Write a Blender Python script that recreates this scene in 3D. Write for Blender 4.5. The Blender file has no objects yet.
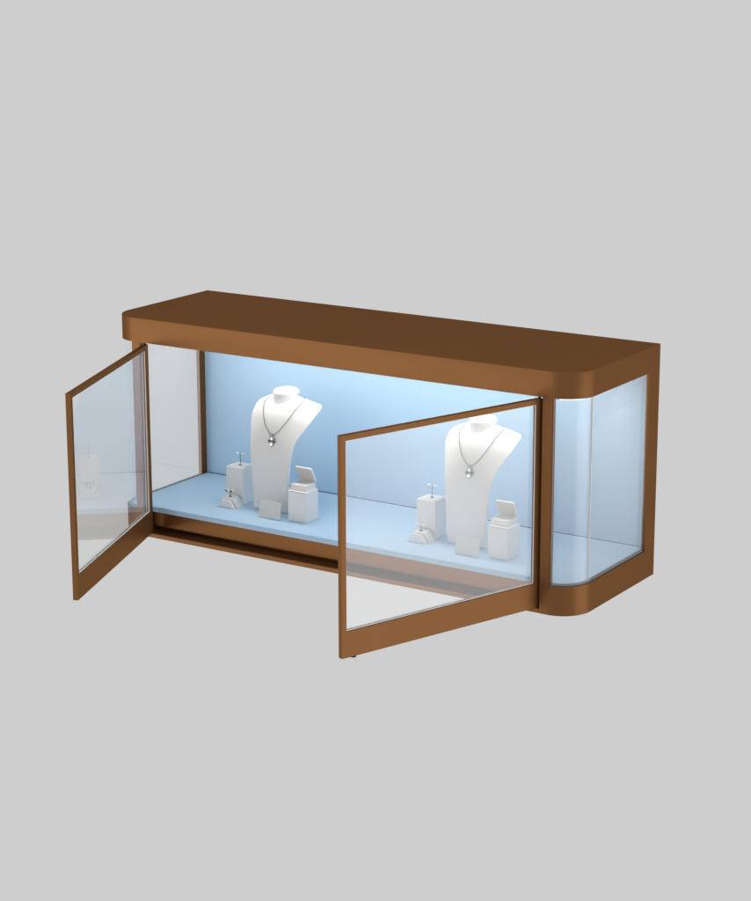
import bpy, bmesh, math, random
from mathutils import Vector, Matrix
random.seed(7)
SC = bpy.context.scene
COL = SC.collection

# ------------------------------------------------------------------ dimensions (metres)
L, D, H = 1.1714, .3583, .5
R = .0648                       # radius of the rounded front corners
TS = .0543                      # thickness of the top slab
ZS = H - TS
DECK = .064                     # top of the blue display deck

# ------------------------------------------------------------------ materials
def new_mat(name):
    m = bpy.data.materials.new(name); m.use_nodes = True
    nt = m.node_tree; nt.nodes.clear()
    return m, nt, nt.nodes.new('ShaderNodeOutputMaterial')

def principled(name, color, rough=.5, metal=0., spec=.5, bump=0., bscale=400., var=0., vscale=6., coat=0., stretch=None, rvar=.0):
    m, nt, out = new_mat(name)
    b = nt.nodes.new('ShaderNodeBsdfPrincipled')
    b.inputs['Base Color'].default_value = (*color, 1)
    b.inputs['Roughness'].default_value = rough
    b.inputs['Metallic'].default_value = metal
    b.inputs['Specular IOR Level'].default_value = spec
    b.inputs['Coat Weight'].default_value = coat
    nt.links.new(b.outputs[0], out.inputs[0])
    tc = nt.nodes.new('ShaderNodeTexCoord')
    src = tc.outputs['Object']
    if stretch:
        mp = nt.nodes.new('ShaderNodeMapping'); mp.inputs['Scale'].default_value = stretch
        nt.links.new(src, mp.inputs[0]); src = mp.outputs[0]
    if var or rvar:
        n = nt.nodes.new('ShaderNodeTexNoise'); n.inputs['Scale'].default_value = vscale
        n.inputs['Detail'].default_value = 5
        nt.links.new(src, n.inputs['Vector'])
        if var:
            mx = nt.nodes.new('ShaderNodeMix'); mx.data_type = 'RGBA'
            mx.inputs[6].default_value = (*[c*(1-var) for c in color], 1)
            mx.inputs[7].default_value = (*[min(1, c*(1+var)) for c in color], 1)
            nt.links.new(n.outputs['Fac'], mx.inputs[0]); nt.links.new(mx.outputs[2], b.inputs['Base Color'])
        if rvar:
            mr = nt.nodes.new('ShaderNodeMapRange')
            mr.inputs[1].default_value = .3; mr.inputs[2].default_value = .7
            mr.inputs[3].default_value = rough-rvar; mr.inputs[4].default_value = rough+rvar
            nt.links.new(n.outputs['Fac'], mr.inputs[0]); nt.links.new(mr.outputs[0], b.inputs['Roughness'])
    if bump:
        n2 = nt.nodes.new('ShaderNodeTexNoise'); n2.inputs['Scale'].default_value = bscale
        n2.inputs['Detail'].default_value = 3
        nt.links.new(src, n2.inputs['Vector'])
        bp = nt.nodes.new('ShaderNodeBump'); bp.inputs['Strength'].default_value = bump
        bp.inputs['Distance'].default_value = .001
        nt.links.new(n2.outputs['Fac'], bp.inputs['Height']); nt.links.new(bp.outputs[0], b.inputs['Normal'])
    return m

def glass_mat(name, tint, ior, haze):
    """clear pane: see-through + mirror reflection by angle + a little white haze added to lighten it"""
    m, nt, out = new_mat(name)
    tr = nt.nodes.new('ShaderNodeBsdfTransparent'); tr.inputs[0].default_value = (*tint, 1)
    gl = nt.nodes.new('ShaderNodeBsdfGlossy'); gl.inputs['Roughness'].default_value = .0
    gl.inputs['Color'].default_value = (.97, .98, 1, 1)
    fr = nt.nodes.new('ShaderNodeFresnel'); fr.inputs['IOR'].default_value = ior
    geo = nt.nodes.new('ShaderNodeNewGeometry')
    # the pane's far face is met from inside: use the same reflectance there as on the near face
    mi = nt.nodes.new('ShaderNodeMix'); mi.data_type = 'FLOAT'
    mi.inputs[2].default_value = ior; mi.inputs[3].default_value = 1/ior
    nt.links.new(geo.outputs['Backfacing'], mi.inputs[0]); nt.links.new(mi.outputs[0], fr.inputs['IOR'])
    df = nt.nodes.new('ShaderNodeBsdfTranslucent'); df.inputs[0].default_value = (.95, .97, 1, 1)
    d2 = nt.nodes.new('ShaderNodeBsdfDiffuse'); d2.inputs[0].default_value = (.95, .97, 1, 1)
    h = nt.nodes.new('ShaderNodeMixShader'); h.inputs[0].default_value = .5
    nt.links.new(df.outputs[0], h.inputs[1]); nt.links.new(d2.outputs[0], h.inputs[2])
    a = nt.nodes.new('ShaderNodeMixShader'); a.inputs[0].default_value = haze  # white haze mixed into the pane to lift its brightness
    nt.links.new(tr.outputs[0], a.inputs[1]); nt.links.new(h.outputs[0], a.inputs[2])
    b = nt.nodes.new('ShaderNodeMixShader')
    nt.links.new(fr.outputs[0], b.inputs[0]); nt.links.new(a.outputs[0], b.inputs[1]); nt.links.new(gl.outputs[0], b.inputs[2])
    nt.links.new(b.outputs[0], out.inputs[0])
    return m

def emit_mat(name, color, s):
    m, nt, out = new_mat(name)
    e = nt.nodes.new('ShaderNodeEmission'); e.inputs[0].default_value = (*color, 1); e.inputs[1].default_value = s
    nt.links.new(e.outputs[0], out.inputs[0]); return m

M = {}
def bronze_mat():
    """satin bronze lacquer: tinted metallic sheen over a little brown body colour, fine orange-peel"""
    m, nt, out = new_mat('bronze_lacquer')
    tc = nt.nodes.new('ShaderNodeTexCoord')
    n = nt.nodes.new('ShaderNodeTexNoise'); n.inputs['Scale'].default_value = 4; n.inputs['Detail'].default_value = 6
    f = nt.nodes.new('ShaderNodeTexNoise'); f.inputs['Scale'].default_value = 900; f.inputs['Detail'].default_value = 2
    for q in (n, f): nt.links.new(tc.outputs['Object'], q.inputs['Vector'])
    mx = nt.nodes.new('ShaderNodeMix'); mx.data_type = 'RGBA'
    mx.inputs[6].default_value = (.198, .091, .0350, 1); mx.inputs[7].default_value = (.230, .103, .0395, 1)
    nt.links.new(n.outputs['Fac'], mx.inputs[0])
    mr = nt.nodes.new('ShaderNodeMapRange'); mr.inputs[1].default_value = .3; mr.inputs[2].default_value = .7
    mr.inputs[3].default_value = .34; mr.inputs[4].default_value = .42
    nt.links.new(n.outputs['Fac'], mr.inputs[0])
    bp = nt.nodes.new('ShaderNodeBump'); bp.inputs['Strength'].default_value = .10; bp.inputs['Distance'].default_value = .001
    nt.links.new(f.outputs['Fac'], bp.inputs['Height'])
    g = nt.nodes.new('ShaderNodeBsdfGlossy'); d = nt.nodes.new('ShaderNodeBsdfDiffuse')
    for b in (g, d):
        nt.links.new(mx.outputs[2], b.inputs[0]); nt.links.new(bp.outputs[0], b.inputs['Normal'])
    nt.links.new(mr.outputs[0], g.inputs['Roughness'])
    a = nt.nodes.new('ShaderNodeMixShader'); a.inputs[0].default_value = .68
    nt.links.new(d.outputs[0], a.inputs[1]); nt.links.new(g.outputs[0], a.inputs[2]); nt.links.new(a.outputs[0], out.inputs[0])
    return m
M['bronze'] = bronze_mat()
M['blue'] = principled('blue_laminate', (.39, .568, .740), .62, 0, .35, bump=.06, bscale=700, var=.02, vscale=5)
M['white'] = principled('white_microfibre', (.74, .74, .745), .6, 0, .3, bump=.12, bscale=1200, var=.02, vscale=30)
M['leather'] = principled('white_smooth_leather', (.72, .72, .72), .5, 0, .4, bump=.10, bscale=900, var=.015, vscale=20)
M['card'] = principled('off_white_card', (.66, .655, .635), .7, 0, .3, var=.02, vscale=40)
M['lining'] = principled('warm_grey_lining', (.56, .545, .515), .8, 0, .2, bump=.2, bscale=1500)
M['silver'] = principled('polished_silver', (.27, .27, .275), .24, 1)
M['chain'] = principled('oxidised_silver', (.15, .15, .155), .5, .3, .4)
M['gold'] = principled('polished_gold', (.83, .60, .25), .2, 1)
M['onyx'] = principled('black_stone', (.01, .01, .012), .08, 0, .7)
M['diamond'] = principled('bright_stone', (.9, .9, .92), .05, .6, .8)
M['rubber'] = principled('black_rubber', (.012, .012, .012), .5, 0, .4)
M['gasket'] = principled('clear_white_gasket', (.92, .92, .92), .35, 0, .5)
M['channel'] = principled('grey_glazing_channel', (.30, .34, .37), .4, .2, .5)
M['glass'] = glass_mat('clear_glass', (.99, .99, .985), 1.62, .045)
M['end_glass'] = glass_mat('end_glass', (.99, .99, .985), 1.55, .12)
M['joint_shade'] = principled('dark_blue_joint_shade', (.03, .07, .16), .6)  # navy that paints the shade of the deck joint
M['led'] = emit_mat('led_white', (.97, .98, 1.0), 3.5)
M['led_panel'] = emit_mat('led_panel_white', (1.0, .98, .950), 14.5)

# ------------------------------------------------------------------ mesh helpers
def prism(bm, pts, z0, z1):
    lo = [bm.verts.new((x, y, z0)) for x, y in pts]; hi = [bm.verts.new((x, y, z1)) for x, y in pts]
    n = len(pts)
    bm.faces.new(lo[::-1]); bm.faces.new(hi)
    for i in range(n): bm.faces.new((lo[i], lo[(i+1) % n], hi[(i+1) % n], hi[i]))

def box(bm, x0, x1, y0, y1, z0, z1):
    prism(bm, [(x0, y0), (x1, y0), (x1, y1), (x0, y1)], z0, z1)

def extrude_profile_y(bm, pts, y0, y1):           # pts are (x, z)
    a = [bm.verts.new((x, y0, z)) for x, z in pts]; b = [bm.verts.new((x, y1, z)) for x, z in pts]
    n = len(pts)
    bm.faces.new(a); bm.faces.new(b[::-1])
    for i in range(n): bm.faces.new((a[(i+1) % n], a[i], b[i], b[(i+1) % n]))

def lathe(bm, prof, c=(0, 0, 0), seg=32, axis=None, closed=True):   # prof (r, h)
    rot = Vector((0, 0, 1)).rotation_difference(Vector(axis)).to_matrix() if axis else Matrix.Identity(3)
    rings = []
    for r, h in prof:
        if r < 1e-6: rings.append([bm.verts.new(rot @ Vector((0, 0, h)) + Vector(c))])
        else: rings.append([bm.verts.new(rot @ Vector((r*math.cos(2*math.pi*k/seg), r*math.sin(2*math.pi*k/seg), h)) + Vector(c)) for k in range(seg)])
    for a, b in zip(rings, rings[1:]):
        for k in range(seg):
            k2 = (k+1) % seg
            if len(a) == 1 and len(b) > 1: bm.faces.new((a[0], b[k], b[k2]))
            elif len(b) == 1 and len(a) > 1: bm.faces.new((a[k], b[0], a[k2]))
            elif len(a) > 1: bm.faces.new((a[k], b[k], b[k2], a[k2]))
    if closed:
        for rg in (rings[0], rings[-1]):
            if len(rg) > 2: bm.faces.new(rg)

def tube(bm, pts, rad, seg=8, closed=False):
    pts = [Vector(p) for p in pts]; n = len(pts); rings = []
    up = Vector((.2, 1, .1)).normalized()
    for i, p in enumerate(pts):
        t = (pts[(i+1) % n] - pts[i-1]) if closed else (pts[min(i+1, n-1)] - pts[max(i-1, 0)])
        t.normalize()
        s = t.cross(up)
        if s.length < .02: s = t.cross(Vector((0, 0, 1)))
        s.normalize(); u = s.cross(t)
        r = rad(i) if callable(rad) else rad
        rings.append([bm.verts.new(p + (s*math.cos(2*math.pi*k/seg) + u*math.sin(2*math.pi*k/seg))*r) for k in range(seg)])
    m = n if closed else n-1
    for i in range(m):
        a, b = rings[i], rings[(i+1) % n]
        for k in range(seg): bm.faces.new((a[k], a[(k+1) % seg], b[(k+1) % seg], b[k]))
    if not closed:
        bm.faces.new(rings[0][::-1]); bm.faces.new(rings[-1])

def rrect(cx, cy, w, d, r, seg=6):                # rounded rectangle outline
    pts = []
    for sx, sy, a0 in ((1, -1, -90), (1, 1, 0), (-1, 1, 90), (-1, -1, 180)):
        for k in range(seg+1):
            a = math.radians(a0 + 90*k/seg)
            pts.append((cx + sx*(w/2-r) + r*math.cos(a), cy + sy*(d/2-r) + r*math.sin(a)))
    return pts

def obj(name, bm, mat, parent=None, bevel=0., seg=2, smooth=True, angle=35, loc=None):
    bmesh.ops.recalc_face_normals(bm, faces=bm.faces)
    me = bpy.data.meshes.new(name); bm.to_mesh(me); bm.free()
    me.materials.append(M[mat] if isinstance(mat, str) else mat)
    o = bpy.data.objects.new(name, me); COL.objects.link(o)
    if parent: o.parent = parent
    if loc: o.location = loc
    if smooth:
        for p in me.polygons: p.use_smooth = True
        if hasattr(me, 'set_sharp_from_angle'): me.set_sharp_from_angle(angle=math.radians(angle))
    if bevel:
        b = o.modifiers.new('bevel', 'BEVEL'); b.width = bevel; b.segments = seg
        b.limit_method = 'ANGLE'; b.angle_limit = math.radians(angle); b.harden_normals = True
    return o

def thing(name, label, cat, loc=(0, 0, 0), group=None):
    o = bpy.data.objects.new(name, None); COL.objects.link(o)
    o.location = loc; o.empty_display_size = .02
    o['label'] = label; o['category'] = cat
    if group: o['group'] = group
    return o

def dup(root, loc, label):
    r = root.copy(); COL.objects.link(r); r.location = loc; r['label'] = label
    for ch in list(root.children):
        c = ch.copy(); COL.objects.link(c); c.parent = r
        for g in list(ch.children):
            d = g.copy(); COL.objects.link(d); d.parent = c
    return r

# ------------------------------------------------------------------ the showcase
def case_outline(off=0., ys=None, seg=28):
    """plan of the case, square at the back and rounded at the front, inset by off"""
    r = R - off; pts = [(off, ys if ys else D-off)]
    for k in range(seg+1):
        a = math.pi/2*k/seg
        pts.append((R - r*math.cos(a), R - r*math.sin(a)))
    mid = len(pts)
    for k in range(seg+1):
        a = math.pi/2*k/seg
        pts.append((L-R + r*math.sin(a), R - r*math.cos(a)))
    pts.append((L-off, ys if ys else D-off))
    return pts, mid

PX0, PX1 = .0604, .0815            # front post, left; mirrored on the right
case = thing('display_showcase', 'bronze framed countertop showcase with both glass doors open and a blue lit interior', 'display case')

bm = bmesh.new(); rings = []
for off, z in ((0, ZS), (0, H-.0014), (.0003, H-.0006), (.0008, H-.0002), (.0015, H)):
    p_, _ = case_outline(off); rings.append([bm.verts.new((x, y, z)) for x, y in p_])
bm.faces.new(rings[0][::-1]); bm.faces.new(rings[-1])
for a, b in zip(rings, rings[1:]):
    for k in range(len(a)): bm.faces.new((a[k], a[(k+1) % len(a)], b[(k+1) % len(a)], b[k]))
top = obj('top_slab', bm, 'bronze', case, angle=40)
# base with its recessed middle
bm = bmesh.new(); pts, mid = case_outline()
notch = [(PX1, 0), (PX1, .046), (L-PX1, .046), (L-PX1, 0)]
prism(bm, pts[:mid] + notch + pts[mid:], 0, .0515)
# rim that carries the glass at each end
def rim(bm, o0, o1, z0, z1, side, yend, a0=0., ybeg=None):
    """strip between insets o0 and o1 following the straight end and the rounded corner"""
    outer, inner = [], []
    seg = 28
    for lst, off in ((outer, o0), (inner, o1)):
        r = R-off
        if ybeg is None:
            for k in range(seg+1):
                a = a0 + (math.pi/2-a0)*k/seg
                lst.append((R - r*math.sin(a), R - r*math.cos(a)))
        else: lst.append((off, ybeg))
        if yend is not None: lst.append((off, yend))
    pts = outer + inner[::-1]
    if side > 0: pts = [(L-x, y) for x, y in pts][::-1]
    prism(bm, pts, z0, z1)
for s in (-1, 1): rim(bm, 0, .0036, .0515, .0620, s, .3100, a0=.0)
base = obj('base', bm, 'bronze', case)
bm = bmesh.new(); box(bm, PX1+.0006, L-PX1-.0006, .0002, .0445, .0, .0098); obj('sill', bm, 'bronze', base, bevel=.0008)
bm = bmesh.new(); box(bm, PX1+.0015, L-PX1-.0015, .031, .0445, .0185, .0512); obj('fascia_panel', bm, 'bronze', base, bevel=.0008)
# deck
bm = bmesh.new(); pts, mid = case_outline(.0105, .3315)
notch = [(PX1+.001, .0105), (PX1+.001, .027), (L-PX1-.001, .027), (L-PX1-.001, .0105)]
prism(bm, pts[:mid] + notch + pts[mid:], .0519, DECK)
dk = obj('deck', bm, 'blue', case, bevel=.0007)
bm = bmesh.new(); box(bm, .0100, L-.0100, .3300, .3319, DECK-.001, DECK+.0014); obj('deck_joint_shade', bm, 'joint_shade', dk)  # dark strip added as the shade line where deck meets wall
# back wall
bm = bmesh.new(); box(bm, .0082, L-.0082, .332, .3445, .0519, ZS-.0004); bp = obj('back_panel', bm, 'blue', case)
bm = bmesh.new(); box(bm, .0082, L-.0082, .3450, .3580, .0519, ZS-.0004); obj('outer_back_sheet', bm, 'bronze', bp)
for s in (-1, 1):
    f = lambda x: x if s < 0 else L-x
    # posts
    bm = bmesh.new(); box(bm, *sorted((f(.0), f(.0078))), .3106, D, .0515, ZS)
    obj('back_post', bm, 'bronze', case)
    bm = bmesh.new(); box(bm, *sorted((f(PX0), f(PX1))), .0, .0150, .0515, ZS)
    obj('front_post', bm, 'bronze', case)
    # glass
    bm = bmesh.new(); rim(bm, .0044, .0092, .0530, ZS-.0006, s, None, a0=.085)
    cg = obj('corner_glass', bm, 'end_glass', case)
    bm = bmesh.new(); rim(bm, .0044, .0092, .0530, ZS-.0006, s, .3098, ybeg=R+.0016)
    eg = obj('end_glass', bm, 'end_glass', case)
    bm = bmesh.new(); rim(bm, .0046, .0090, .0535, ZS-.0008, s, R+.0014, ybeg=R+.0002)
    obj('glass_seam', bm, 'gasket', eg)
    bm = bmesh.new(); rim(bm, .0038, .0043, .0520, .0650, s, .3098, a0=.085); rim(bm, .0094, .0102, .0520, .0652, s, .3098, a0=.085)
    obj('glazing_channel', bm, 'channel', eg)
# lit strip just under the slab, behind the doors and the end glass
bm = bmesh.new(); box(bm, PX1+.006, L-PX1-.006, .0165, .0225, ZS-.0040, ZS-.0003)
obj('led_strip', bm, 'led', top)
bm = bmesh.new(); box(bm, .07, L-.05, .165, .210, ZS-.0040, ZS-.0003)
obj('led_panel', bm, 'led_panel', top)
for s in (-1, 1):
    bm = bmesh.new(); rim(bm, .0105, .0130, ZS-.0032, ZS-.0003, s, .305, a0=.25)
    obj('led_strip', bm, 'led', top)

# doors: local x runs along the door, hinge at the origin
DW, DT, ZB, ZT = .4894, .0112, .0105, .4420
def make_door(sg, loc, ang):
    def bx(bm, x0, x1, y0, y1, z0, z1):
        xs = sorted((sg*x0, sg*x1)); ys = sorted((sg*y0, sg*y1))
        box(bm, xs[0], xs[1], ys[0], ys[1], z0, z1)
    x0, x1, st, br = -.008, DW, .0108, .0525
    bm = bmesh.new()
    # one continuous frame: outer loop and inner loop
    o = [(x0, ZB), (x1, ZB), (x1, ZT), (x0, ZT)]; i = [(x0+st+.006, ZB+br), (x1-st, ZB+br), (x1-st, ZT-.0105), (x0+st+.006, ZT-.0105)]
    V = {}
    for nm, lp in (('o', o), ('i', i)):
        for yy in (0, 1):
            V[nm, yy] = [bm.verts.new((sg*x, -sg*DT*yy, z)) for x, z in lp]
    for k in range(4):
        k2 = (k+1) % 4
        for yy in (0, 1): bm.faces.new((V['o', yy][k], V['o', yy][k2], V['i', yy][k2], V['i', yy][k]))
        for nm in 'oi': bm.faces.new((V[nm, 0][k], V[nm, 0][k2], V[nm, 1][k2], V[nm, 1][k]))
    d = obj('door', bm, 'bronze', case, bevel=.0007, loc=loc); d.rotation_euler.z = ang
    ix0, ix1, iz0, iz1 = i[0][0], i[1][0], i[0][1], i[2][1]
    bm = bmesh.new(); bx(bm, ix0+.0004, ix1-.0004, -.0078, -.0034, iz0+.0004, iz1-.0004)
    obj('door_glass', bm, 'glass', d)
    bm = bmesh.new(); w = .0017
    for yy in (-.0033, -.0090):
        ya, yb = yy, yy+.0011
        bx(bm, ix0+.0002, ix0+w, ya, yb, iz0+.0002, iz1-.0002); bx(bm, ix1-w, ix1-.0002, ya, yb, iz0+.0002, iz1-.0002)
        bx(bm, ix0+w, ix1-w, ya, yb, iz0+.0002, iz0+w); bx(bm, ix0+w, ix1-w, ya, yb, iz1-w, iz1-.0002)
    obj('glazing_gasket', bm, 'gasket', d)
    for z0, z1 in ((ZT-.001, ZS-.0002), (.0096, ZB+.001)):
        bm = bmesh.new(); lathe(bm, [(.0028, z0), (.0028, z1)], (sg*-.0035, -sg*.0056, 0), 16)
        obj('pivot_pin', bm, 'rubber', d)
    if sg < 0:                      # only the right door still has its pad
        bm = bmesh.new(); lathe(bm, [(.0052, ZB-.0030), (.0060, ZB-.0022), (.0060, ZB+.0002)], (sg*(DW-.030), -sg*.0056, 0), 20)
        obj('rubber_pad', bm, 'rubber', d)
    return d
dl = make_door(1, (.1026, 0, 0), -1.212); dl['label'] = 'left glass door swung open'
dr = make_door(-1, (1.0844, 0, 0), 1.2301); dr['label'] = 'right glass door swung open'

# ------------------------------------------------------------------ necklace busts (local: base centre of the front face at the origin)
ROWS = [  # z centre, y centre, half width, z edge, y edge   (absolute, bust 1)
 (.0645, .1395, .0465, .0645, .1395), (.095, .1380, .0465, .095, .1388), (.120, .1365, .0472, .120, .1380), (.150, .1345, .0498, .150, .1375),
 (.180, .1340, .0530, .179, .1395), (.210, .1350, .0570, .2075, .1445), (.236, .1385, .0630, .231, .1550),
 (.258, .145, .0720, .250, .1690), (.276, .153, .0800, .267, .184), (.292, .164, .0840, .281, .200),
 (.307, .176, .0850, .291, .216), (.317, .190, .0815, .296, .228), (.320, .206, .0740, .298, .236),
 (.315, .221, .0620, .296, .241), (.300, .231, .0480, .290, .243), (.284, .236, .036, .280, .244)]
def row(s):
    n = len(ROWS)-1; s = max(0, min(n-1e-6, s)); i = int(s); t = s-i
    P = [ROWS[max(0, min(n, i+k))] for k in (-1, 0, 1, 2)]
    return [.5*(2*b + (c-a)*t + (2*a-5*b+4*c-d)*t*t + (3*b-a-3*c+d)*t**3) for a, b, c, d in zip(*P)]
def surf(s, u):
    zc, yc, hw, ze, ye = row(s); t = abs(u)**1.9
    return Vector((hw*u, yc+(ye-yc)*t-.1395, zc+(ze-zc)*t-.064))

G_B = 'white necklace busts'
bust = thing('necklace_bust', 'white necklace bust standing clear between the two open doors', 'necklace display', (.3305, .1395, DECK), G_B)
bm = bmesh.new(); NS, NU = 120, 48; g = []
for a in range(NS+1):
    g.append([bm.verts.new(surf(a/NS*(len(ROWS)-1), -1+2*b/NU)) for b in range(NU+1)])
for a in range(NS):
    for b in range(NU): bm.faces.new((g[a][b], g[a][b+1], g[a+1][b+1], g[a+1][b]))
torso = obj('torso', bm, 'leather', bust, angle=60)
so = torso.modifiers.new('thickness', 'SOLIDIFY'); so.thickness = .0090; so.offset = -1; so.use_even_offset = False
bv = torso.modifiers.new('soft_edges', 'BEVEL'); bv.width = .0018; bv.segments = 3; bv.limit_method = 'ANGLE'; bv.angle_limit = math.radians(50)
bm = bmesh.new()
prof = [(.0305, .238), (.0292, .245), (.0290, .252), (.0296, .257), (.0298, .260), (.0290, .2635), (.0268, .2662), (.0225, .2680), (.014, .2688), (0, .2690)]
# the collar leans back a little
prof2 = []
lathe(bm, prof, (0, .0690, 0), 48)
for v in bm.verts: v.co.y += (v.co.z-.2686)*.2; 
neck = obj('neck', bm, 'leather', bust, angle=50)

# ------------------------------------------------------------------ necklace lying on the bust
G_N = 'silver necklaces'
def smooth(pts, n=10):
    out = []
    for i in range(len(pts)-1):
        P = [Vector(pts[max(0, min(len(pts)-1, i+k))]) for k in (-1, 0, 1, 2)]
        for j in range(n):
            t = j/n; a, b, c, d = P
            out.append(.5*(2*b + (c-a)*t + (2*a-5*b+4*c-d)*t*t + (3*b-a-3*c+d)*t**3))
    out.append(Vector(pts[-1])); return out
UV = [(10.44, -0.44), (9.72, -0.48), (8.88, -0.42), (7.89, -0.31), (7.08, -0.21), (6.54, -0.07), (6.21, 0.07), (6.33, 0.24), (6.9, 0.37), (7.89, 0.46), (8.73, 0.5), (9.78, 0.55), (10.89, 0.61)]
def on_bust(s, u, lift=.0022):
    p = surf(s, u); e = .02
    n = (surf(s, min(1, u+e)) - surf(s, u-e)).cross(surf(s+e*3, u) - surf(s-e*3, u)); n.normalize()
    return p + n*lift
neckl = thing('necklace', 'silver necklace with stone pendant on the bust between the open doors', 'necklace', (.3305, .1395, DECK), G_N)
front = smooth([(s, u, 0) for s, u in UV], 14)
pth = [on_bust(p.x, p.y) for p in front]
a, b = pth[0], pth[-1]
back = smooth([(12.4, .56, 0), (13.2, .50, 0), (13.9, .36, 0), (14.1, .0, 0), (13.9, -.34, 0), (13.2, -.46, 0), (12.2, -.50, 0)], 8)
back = [on_bust(p.x, p.y) for p in back]                # down behind the shoulders and round the back
loop = pth + back
# even spacing
seglen = [0]
for i in range(len(loop)): seglen.append(seglen[-1] + (loop[(i+1) % len(loop)]-loop[i]).length)
def at(d):
    d %= seglen[-1]
    for i in range(len(loop)):
        if seglen[i+1] >= d: return loop[i].lerp(loop[(i+1) % len(loop)], (d-seglen[i])/max(1e-9, seglen[i+1]-seglen[i]))
NN = 420
even = [at(k*seglen[-1]/NN) for k in range(NN)]
bm = bmesh.new(); tube(bm, even, lambda i: .00092 if i % 2 else .00062, 6, closed=True)
obj('chain', bm, 'chain', neckl)
low = min(pth, key=lambda p: p.z)
def gem(bm, c, r, axis=(0, -1, 0)):
    lathe(bm, [(0, -.55*r), (r*.95, .0), (r, .12*r), (r*.6, .42*r)], c, 8, axis)
def setting(bm, c, r):
    lathe(bm, [(r*.95, -.5*r), (r*1.18, -.2*r), (r*1.2, .12*r), (r*1.02, .16*r)], c, 16, (0, -1, 0))
px = low + Vector((0, -.0022, -.004))
bm = bmesh.new()
tube(bm, [px + Vector((.0034*math.cos(t*math.pi/6), 0, .0034*math.sin(t*math.pi/6)+.001)) for t in range(12)], .0009, 6, closed=True)
for c, r in (((.0010, 0, -.0050), .0046), ((.0062, 0, -.0105), .0036), ((-.0052, 0, -.0108), .0036), ((0, 0, -.0175), .0048)):
    setting(bm, px + Vector(c), r)
pend = obj('pendant', bm, 'silver', neckl)
bm = bmesh.new()
for c, r in (((.0062, -.0004, -.0105), .0036), ((-.0052, -.0004, -.0108), .0036)): gem(bm, px + Vector(c), r)
obj('dark_stone', bm, 'onyx', pend, smooth=False)
bm = bmesh.new()
for c, r in (((.0010, -.0006, -.0050), .0032), ((0, -.0006, -.0175), .0047)): gem(bm, px + Vector(c), r)
obj('bright_stone', bm, 'diamond', pend, smooth=False)

# ------------------------------------------------------------------ tall riser with a small T-bar (local: base centre)
G_R = 'white risers with earring bars'
riser = thing('earring_riser', 'tall white block with earring bar, leftmost on the blue deck', 'jewelry riser', (.2270, .1680, DECK), G_R)
bm = bmesh.new(); prism(bm, rrect(0, 0, .0470, .0470, .0035), 0, .0845)
blk = obj('block', bm, 'white', riser, bevel=.0012, seg=3, angle=50)
bm = bmesh.new(); prism(bm, rrect(0, 0, .0385, .0385, .002), .0843, .0862); obj('top_plate', bm, 'leather', blk, bevel=.0006, angle=50)
def tbar(parent, z0, z1, w, cx=0., cy=0., disc=True):
    bm = bmesh.new()
    lathe(bm, [(.0042, z0-.0002), (.0042, z0+.0008), (.0030, z0+.0014), (.0011, z0+.0018), (.0010, z1)], (cx, cy, 0), 20)
    st = obj('stem', bm, 'silver', parent)
    bm = bmesh.new()
    if disc:
        for sx in (-1, 1):
            lathe(bm, [(0, z1-.0004), (.0030, z1+.0002), (.0048, z1+.0014), (.0046, z1+.0022), (0, z1+.0028)], (cx+sx*w*.33, cy, 0), 20)
        box(bm, cx-w*.3, cx+w*.3, cy-.0012, cy+.0012, z1+.0002, z1+.0018)
    else:
        prism(bm, rrect(cx, cy, w, .0052, .0024), z1-.0002, z1+.0022)
    obj('crossbar', bm, 'leather', parent, bevel=0 if disc else .0007, angle=50)
    bm = bmesh.new(); lathe(bm, [(.0016, z1+.0016), (.0018, z1+.003), (.0008, z1+.0036)], (cx, cy-.0006, 0), 12); obj('cap', bm, 'silver', st)
tbar(riser, .0862, .1125, .0225, .003, -.003)

# ------------------------------------------------------------------ low ramp-shaped earring stand
G_E = 'low white earring stands'
ramp = thing('earring_ramp', 'low white ramp with black and gold studs, in front of the left riser', 'earring stand', (.2300, .1045, DECK), G_E)
def trap(bm, wb, wt, h, y0, y1, cx=0.): extrude_profile_y(bm, [(cx-wb/2, 0), (cx+wb/2, 0), (cx+wt/2, h), (cx-wt/2, h)], y0, y1)
bm = bmesh.new(); trap(bm, .0500, .0200, .0185, 0, .0068); obj('front_step', bm, 'white', ramp, bevel=.0008, angle=30)
bm = bmesh.new(); trap(bm, .0470, .0170, .0150, .0066, .0092); obj('groove_core', bm, 'lining', ramp)
bm = bmesh.new(); trap(bm, .0560, .0260, .0215, .0090, .0350, .0005); bl = obj('rear_block', bm, 'white', ramp, bevel=.0008, angle=30)
tbar(ramp, .0215, .0345, .0235, -.001, .021, disc=False)

# ------------------------------------------------------------------ ring box and the block under it
G_P = 'white blocks under the ring boxes'
ped = thing('ring_box_pedestal', 'square white block under the ring box, between the open doors', 'jewelry riser', (.4308, .1230, DECK), G_P)
bm = bmesh.new(); prism(bm, rrect(0, 0, .0495, .0495, .0035), 0, .0668); pb = obj('block', bm, 'white', ped, bevel=.0012, seg=3, angle=50)
bm = bmesh.new(); prism(bm, rrect(0, 0, .0480, .0480, .003), .0670, .0690); obj('top_plate', bm, 'white', pb, bevel=.0008, angle=50)

G_X = 'open white ring boxes'
PZ = DECK+.0690
rbx = thing('ring_box', 'open white ring box on its block, between the open doors', 'ring box', (.4283, .1270, PZ), G_X)
bm = bmesh.new(); W2, D2, BH = .0212, .0190, .0125
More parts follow.
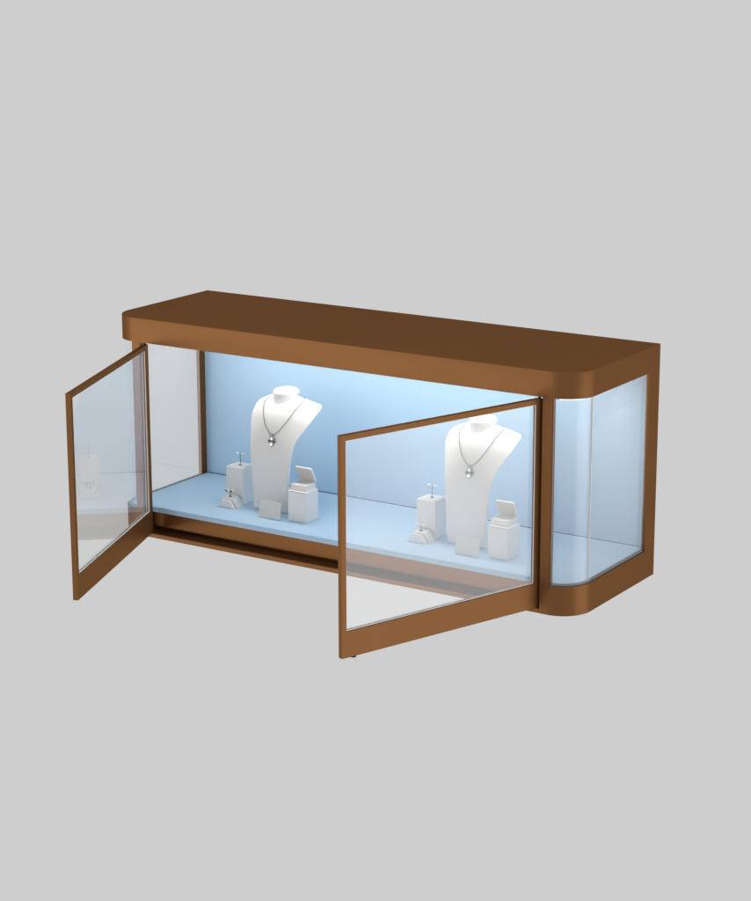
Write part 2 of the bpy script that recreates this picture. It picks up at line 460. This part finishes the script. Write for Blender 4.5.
# hollow tray
o = rrect(0, 0, W2*2, D2*2, .0022, 4); i = rrect(0, 0, W2*2-.004, D2*2-.004, .0014, 4); n = len(o)
vo0 = [bm.verts.new((x, y, 0)) for x, y in o]; vo1 = [bm.verts.new((x, y, BH)) for x, y in o]
vi1 = [bm.verts.new((x, y, BH)) for x, y in i]; vi0 = [bm.verts.new((x, y, .003)) for x, y in i]
for k in range(n):
    k2 = (k+1) % n
    bm.faces.new((vo0[k], vo0[k2], vo1[k2], vo1[k])); bm.faces.new((vo1[k], vo1[k2], vi1[k2], vi1[k])); bm.faces.new((vi1[k], vi1[k2], vi0[k2], vi0[k]))
bm.faces.new(vo0[::-1]); bm.faces.new(vi0)
tray = obj('tray', bm, 'leather', rbx, bevel=.0005, angle=50)
bm = bmesh.new()
for y0, y1 in ((-.0165, -.0008), (.0008, .0165)):
    box(bm, -.0187, .0187, y0, y1, .0031, BH-.0012)
obj('ring_cushion', bm, 'leather', tray, bevel=.0014, seg=3, angle=50)
# lid, hinged along the back edge and leaning forward over the tray
bm = bmesh.new(); LT, LL = .0042, .0385
prism(bm, rrect(0, -LL/2, W2*2, LL, .0022, 4), 0, LT)
lid = obj('lid', bm, 'leather', rbx, bevel=.0007, angle=50, loc=(0, D2+.0002, BH+.0004)); lid.rotation_euler.x = math.radians(-61)
bm = bmesh.new(); prism(bm, rrect(0, -LL/2, W2*2-.003, LL-.003, .0015, 4), -.0004, .0002)
obj('lid_lining', bm, 'lining', lid)
bm = bmesh.new(); tube(bm, [(-.012, D2+.0002, BH+.0002), (.012, D2+.0002, BH+.0002)], .0009, 8); obj('hinge', bm, 'silver', tray)

# ------------------------------------------------------------------ blank price card
G_C = 'blank display cards'
card = thing('display_card', 'blank off-white card before the bust, between the open doors', 'display card', (.3650, .0860, DECK), G_C)
CW, CHh, CT = .0575, .0385, .0016
bm = bmesh.new(); prism(bm, rrect(0, 0, CW, CHh, .0018, 4), -CT/2, CT/2)
for v in bm.verts: v.co = Vector((v.co.x, v.co.z, v.co.y+CHh/2))
TILT = Matrix.Rotation(math.radians(-10.5), 3, 'X')
for v in bm.verts: v.co = TILT @ v.co + Vector((0, 0, .0002))
obj('panel', bm, 'card', card, bevel=.0003, angle=50)
bm = bmesh.new()
extrude_profile_y(bm, [(-.007, 0), (.007, 0), (.005, .024), (-.005, .024)], -.0005, .0005)
for v in bm.verts: v.co = Matrix.Rotation(math.radians(14), 3, 'X') @ v.co + Vector((0, .0118, .0004))
obj('easel_strut', bm, 'card', card)

# ------------------------------------------------------------------ second group of pieces, behind the right-hand door
dup(bust, (.8365, .1415, DECK), 'white necklace bust seen through the glass of the right door')
dup(neckl, (.8365, .1415, DECK), 'silver chain necklace with stone pendant seen through the right door glass')
dup(riser, (.7350, .1670, DECK), 'tall white block with small earring bar seen through the right door glass')
dup(ramp, (.7355, .1035, DECK), 'low white ramp with empty earring bar seen through the right door glass')
dup(ped, (.9395, .1205, DECK), 'square white block under the ring box seen through the right door glass')
dup(rbx, (.9370, .1245, PZ), 'open white ring box on its block seen through the right door glass')
dup(card, (.8725, .0815, DECK), 'blank off-white card seen through the right door glass')

# stud earrings on the bar of the low ramp
def stud(loc, label):
    t = thing('stud_earring', label, 'earring', loc, 'black and gold stud earrings')
    bm = bmesh.new(); lathe(bm, [(0, .0), (.0022, .0), (.0030, .0010), (.0026, .0018)], (0, 0, 0), 16, (0, -1, 0)); obj('gold_cup', bm, 'gold', t)
    bm = bmesh.new(); lathe(bm, [(.0024, .0014), (.0024, .0020), (.0015, .0033), (0, .0037)], (0, 0, 0), 16, (0, -1, 0)); obj('stone', bm, 'onyx', t)
    bm = bmesh.new(); lathe(bm, [(.0005, -.0072), (.0005, .0004)], (0, 0, 0), 8, (0, -1, 0)); obj('pin', bm, 'gold', t)
EX, EY, EZ = .2300-.001, .1045+.021-.0032, DECK+.0345+.0012
stud((EX-.0075, EY, EZ), 'black and gold stud earring at the left end of the low bar')
stud((EX+.0065, EY, EZ), 'black and gold stud earring at the right end of the low bar')

# ------------------------------------------------------------------ light
def area(name, loc, target, w, h, power, color=(1, 1, 1)):
    l = bpy.data.lights.new(name, 'AREA'); l.shape = 'RECTANGLE'; l.size = w; l.size_y = h
    l.energy = power; l.color = color
    o = bpy.data.objects.new(name, l); COL.objects.link(o); o.location = loc
    o.rotation_euler = (Vector(target)-Vector(loc)).to_track_quat('-Z', 'Y').to_euler()
    return o
area('front_softbox', (-1.6, -2.9, .1), (.5, 0, .25), 3.0, 2.4, 37, (1, .985, .96))

# pale grey studio surround, bright patch added low right to lighten the glass
w = bpy.data.worlds.new('World'); SC.world = w; w.use_nodes = True
nt = w.node_tree; bg = nt.nodes['Background']
tc = nt.nodes.new('ShaderNodeTexCoord')
dt = nt.nodes.new('ShaderNodeVectorMath'); dt.operation = 'DOT_PRODUCT'; dt.inputs[1].default_value = Vector((.93, .24, -.27)).normalized()
mr = nt.nodes.new('ShaderNodeMapRange'); mr.interpolation_type = 'SMOOTHSTEP'
mr.inputs[1].default_value = .80; mr.inputs[2].default_value = .99; mr.inputs[3].default_value = .617; mr.inputs[4].default_value = 1.7
nt.links.new(tc.outputs['Generated'], dt.inputs[0]); nt.links.new(dt.outputs['Value'], mr.inputs[0])
nt.links.new(mr.outputs[0], bg.inputs[0]); bg.inputs[1].default_value = 1.0

# ------------------------------------------------------------------ camera
cam = bpy.data.cameras.new('camera'); co = bpy.data.objects.new('camera', cam); COL.objects.link(co)
yaw, pitch, roll = .5709, -.2520, -.0020
co.location = (3.0479, -3.6562, 1.4033)
co.matrix_world = Matrix.Translation(co.location) @ Matrix.Rotation(yaw, 4, 'Z') @ Matrix.Rotation(math.pi/2+pitch, 4, 'X') @ Matrix.Rotation(roll, 4, 'Z')
cam.sensor_fit = 'HORIZONTAL'; cam.sensor_width = 36; cam.lens = 2164.0/751*36
cam.clip_start = .05; cam.clip_end = 200
SC.camera = co

SC.view_settings.view_transform = 'Standard'; SC.view_settings.look = 'None'
SC.view_settings.exposure = 0; SC.view_settings.gamma = 1
SC.cycles.max_bounces = 14; SC.cycles.transparent_max_bounces = 24; SC.cycles.glossy_bounces = 8
SC.cycles.sample_clamp_indirect = 6; SC.cycles.caustics_reflective = False
SC.cycles.use_denoising = True
